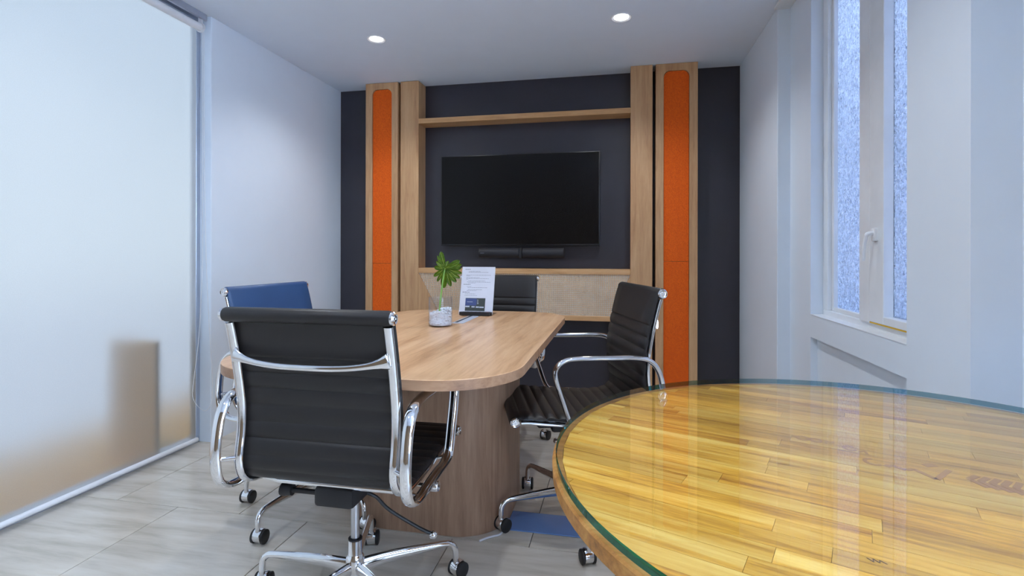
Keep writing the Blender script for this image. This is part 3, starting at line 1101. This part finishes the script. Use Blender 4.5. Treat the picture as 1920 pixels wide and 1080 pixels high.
# ------------------------------------------------------------------ round timber table under glass
RX, RY, RR = .463, .974, .574
rt = thing('round_table', (RX, RY, 0), 'round yellow timber table with a thick glass top in the right foreground', 'table')
GZ = .760
bm = bmesh.new()
NS = 128
prof = [(RR - .0015, GZ, 0), (RR, GZ - .0015, 1), (RR, GZ - .0105, 1), (RR - .0015, GZ - .012, 1)]
loops = [[bm.verts.new((r * math.cos(2 * PI * k / NS), r * math.sin(2 * PI * k / NS), z)) for k in range(NS)] for r, z, _ in prof]
for i in range(3):
    for k in range(NS):
        f = bm.faces.new((loops[i][k], loops[i][(k + 1) % NS], loops[i + 1][(k + 1) % NS], loops[i + 1][k]))
        f.material_index = 1
bm.faces.new(loops[0]).material_index = 0
bm.faces.new(loops[3][::-1]).material_index = 0
link_mesh('glass_top', bm, [M['glass_sheet'], M['green_edge']], rt)
WZT = GZ - .0135
bm = bmesh.new()
RW = RR + .006
lathe(bm, [(.02, WZT - .029), (RW - .006, WZT - .029), (RW - .001, WZT - .025), (RW, WZT - .004), (RW - .003, WZT - .0005), (RW - .018, WZT - .0005), (RW - .018, WZT - .010), (.02, WZT - .010)], NS)
link_mesh('table_rim', bm, M['rim_wood'], rt)
# staves
ANG = math.radians(-22)
RS = RW - .0185
SW = .038
rng = random.Random(5)
def clip_circle(x0, x1, y0, y1, R):
    poly = [(x0, y0), (x1, y0), (x1, y1), (x0, y1)]
    for k in range(48):
        a = 2 * PI * (k + .5) / 48
        nx, ny = math.cos(a), math.sin(a)
        d = R * math.cos(PI / 48) * 1.001
        out = []
        for i in range(len(poly)):
            p, q = poly[i], poly[(i + 1) % len(poly)]
            dp, dq = p[0] * nx + p[1] * ny - d, q[0] * nx + q[1] * ny - d
            if dp <= 0:
                out.append(p)
            if (dp < 0 < dq) or (dq < 0 < dp):
                t = dp / (dp - dq)
                out.append((p[0] + (q[0] - p[0]) * t, p[1] + (q[1] - p[1]) * t))
        poly = out
        if len(poly) < 3:
            return []
    return poly
y = -RS
while y < RS:
    x = -RS - rng.random() * .4
    while x < RS:
        L = .24 + rng.random() * .30
        pl = clip_circle(x + .0003, x + L - .0003, y + .0003, y + SW - .0003, RS)
        if len(pl) >= 3:
            area = abs(sum(pl[i][0] * pl[(i + 1) % len(pl)][1] - pl[(i + 1) % len(pl)][0] * pl[i][1] for i in range(len(pl)))) / 2
            if area > 2e-5:
                cx = sum(p[0] for p in pl) / len(pl)
                cy = sum(p[1] for p in pl) / len(pl)
                bm = bmesh.new()
                prism(bm, [(a - cx, b - cy) for a, b in pl], -.010, rng.random() * .0002, 'Z')
                o = link_mesh('stave', bm, M['stave'], rt, smooth=False)
                ca, sa = math.cos(ANG), math.sin(ANG)
                o.location = (cx * ca - cy * sa, cx * sa + cy * ca, WZT - .0004)
                o.rotation_euler = (0, 0, ANG)
        x += L
    y += SW
# faint brown marks on the timber (worn inscription and a leaf shape)
def mark(name, pts, w_, mat='stain'):
    bm = bmesh.new()
    for a, b in zip(pts[:-1], pts[1:]):
        d = Vector((b[0] - a[0], b[1] - a[1], 0))
        if d.length < 1e-5:
            continue
        nrm = Vector((-d.y, d.x, 0)).normalized() * w_
        q = [Vector((a[0], a[1], 0)) - nrm, Vector((b[0], b[1], 0)) - nrm, Vector((b[0], b[1], 0)) + nrm, Vector((a[0], a[1], 0)) + nrm]
        prism(bm, [(p.x - RX, p.y - RY) for p in q], WZT, WZT + .0003, 'Z')
    return link_mesh(name, bm, M[mat], rt, smooth=False)
def ringpts(cx, cy, r1, r2, a0=0, a1=2 * PI, n=12):
    return [(cx + r1 * math.cos(a0 + (a1 - a0) * k / n), cy + r2 * math.sin(a0 + (a1 - a0) * k / n)) for k in range(n + 1)]
mark('engraved_mark', ringpts(.346, 1.102, .010, .012), .0022)
mark('engraved_mark', ringpts(.366, 1.094, .009, .011), .0022)
mark('engraved_mark', [(.380, 1.080), (.382, 1.096), (.392, 1.082), (.396, 1.094)], .0022)
mark('engraved_mark', ringpts(.412, 1.062, .009, .012, .5, 5.6), .0024)
mark('engraved_mark', [(.420, 1.044), (.432, 1.052), (.430, 1.036)], .0024)
mark('engraved_mark', ringpts(.424, 1.000, .012, .014, 1.2, 5.4), .0032, 'stain')
mark('engraved_mark', [(.436, .982), (.444, .990)], .005)
mark('engraved_mark', [(.445, .992), (.461, .973), (.475, .980), (.489, .942), (.512, .968), (.530, .987)], .0042)
mark('engraved_mark', [(.500, 1.000), (.520, 1.006)], .0065)
for k in range(7):
    a = .54 + k * .012
    mark('engraved_leaf', [(a, .955 - k * .006), (a + .020, .970 - k * .004)], .0045)
    mark('engraved_leaf', [(a, .955 - k * .006), (a + .008, .925 - k * .006)], .0045)
mark('pencil_scribble', [(.283, .683), (.287, .675), (.289, .682), (.293, .674), (.295, .680), (.300, .673)], .0006, 'stain_dark')
# pedestal of the round table (hidden under the top)
bm = bmesh.new()
lathe(bm, [(.01, .0), (.24, .0), (.25, .012), (.24, .028), (.07, .05), (.05, .08), (.045, .40), (.055, .62), (.12, .66), (.12, WZT - .030), (.01, WZT - .030)], 32)
bmesh.ops.transform(bm, matrix=Matrix.Translation((.10, -.06, 0)), verts=bm.verts)
link_mesh('table_base', bm, M['rim_wood'], rt)

# ------------------------------------------------------------------ floor cable cover and cable
fc = link_mesh('floor_cable_cover', B(-.443, .62, 2.046, 2.200, .0003, .0045, .0015, 1), M['tape'], smooth=False)
fc['label'] = 'flat blue-grey cable cover strip on the floor beside the table pedestal'
fc['category'] = 'cable cover'
bm = bmesh.new()
tube(bm, catmull([(-.447, 2.03, .006), (-.455, 2.00, .0045), (-.475, 1.985, .0045), (-.50, 1.965, .0045), (-.52, 1.94, .0045)], 5), .004, 8)
cb = link_mesh('cable', bm, M['cable_white'])
cb['label'] = 'short white cable end on the floor at the pedestal corner'
cb['category'] = 'cable'

# ------------------------------------------------------------------ recessed ceiling lights
SPOT = bpy.data.lights.new('downlight_beam', 'SPOT')
SPOT.energy = LAMP_W
SPOT.spot_size = math.radians(140)
SPOT.spot_blend = 0.8
SPOT.shadow_soft_size = 0.035
SPOT.color = (0.92, 0.96, 1.0)
def downlight(x, y, label, tilt):
    t = thing('downlight', (x, y, CEIL), label, 'light', 'recessed ceiling lights')
    bm = bmesh.new()
    lathe(bm, [(.042, -.001), (.056, -.006), (.059, -.003), (.0595, -.0005), (.042, -.0005)], 32)
    link_mesh('trim_ring', bm, M['white_plastic'], t)
    bm = bmesh.new()
    lathe(bm, [(.002, -.0055), (.036, -.0045), (.0425, -.0015), (.002, -.001)], 28)
    link_mesh('lens', bm, M['lens'], t)
    l = bpy.data.objects.new('downlight_beam', SPOT)
    COL.objects.link(l)
    l.parent = t
    l.location = (0, 0, -.03)
    return t
downlight(-1.53, 3.137, 'round recessed ceiling light towards the left wall', 0)
downlight(.01, 3.126, 'round recessed ceiling light towards the window wall', 0)
for (x, y, lab) in [(-1.53, 1.60, 'round recessed ceiling light above the left near chair'), (.01, 1.60, 'round recessed ceiling light above the round table'),
                    (-1.53, .06, 'round recessed ceiling light left of the camera'), (.01, .06, 'round recessed ceiling light over the camera')]:
    downlight(x, y, lab, 0)
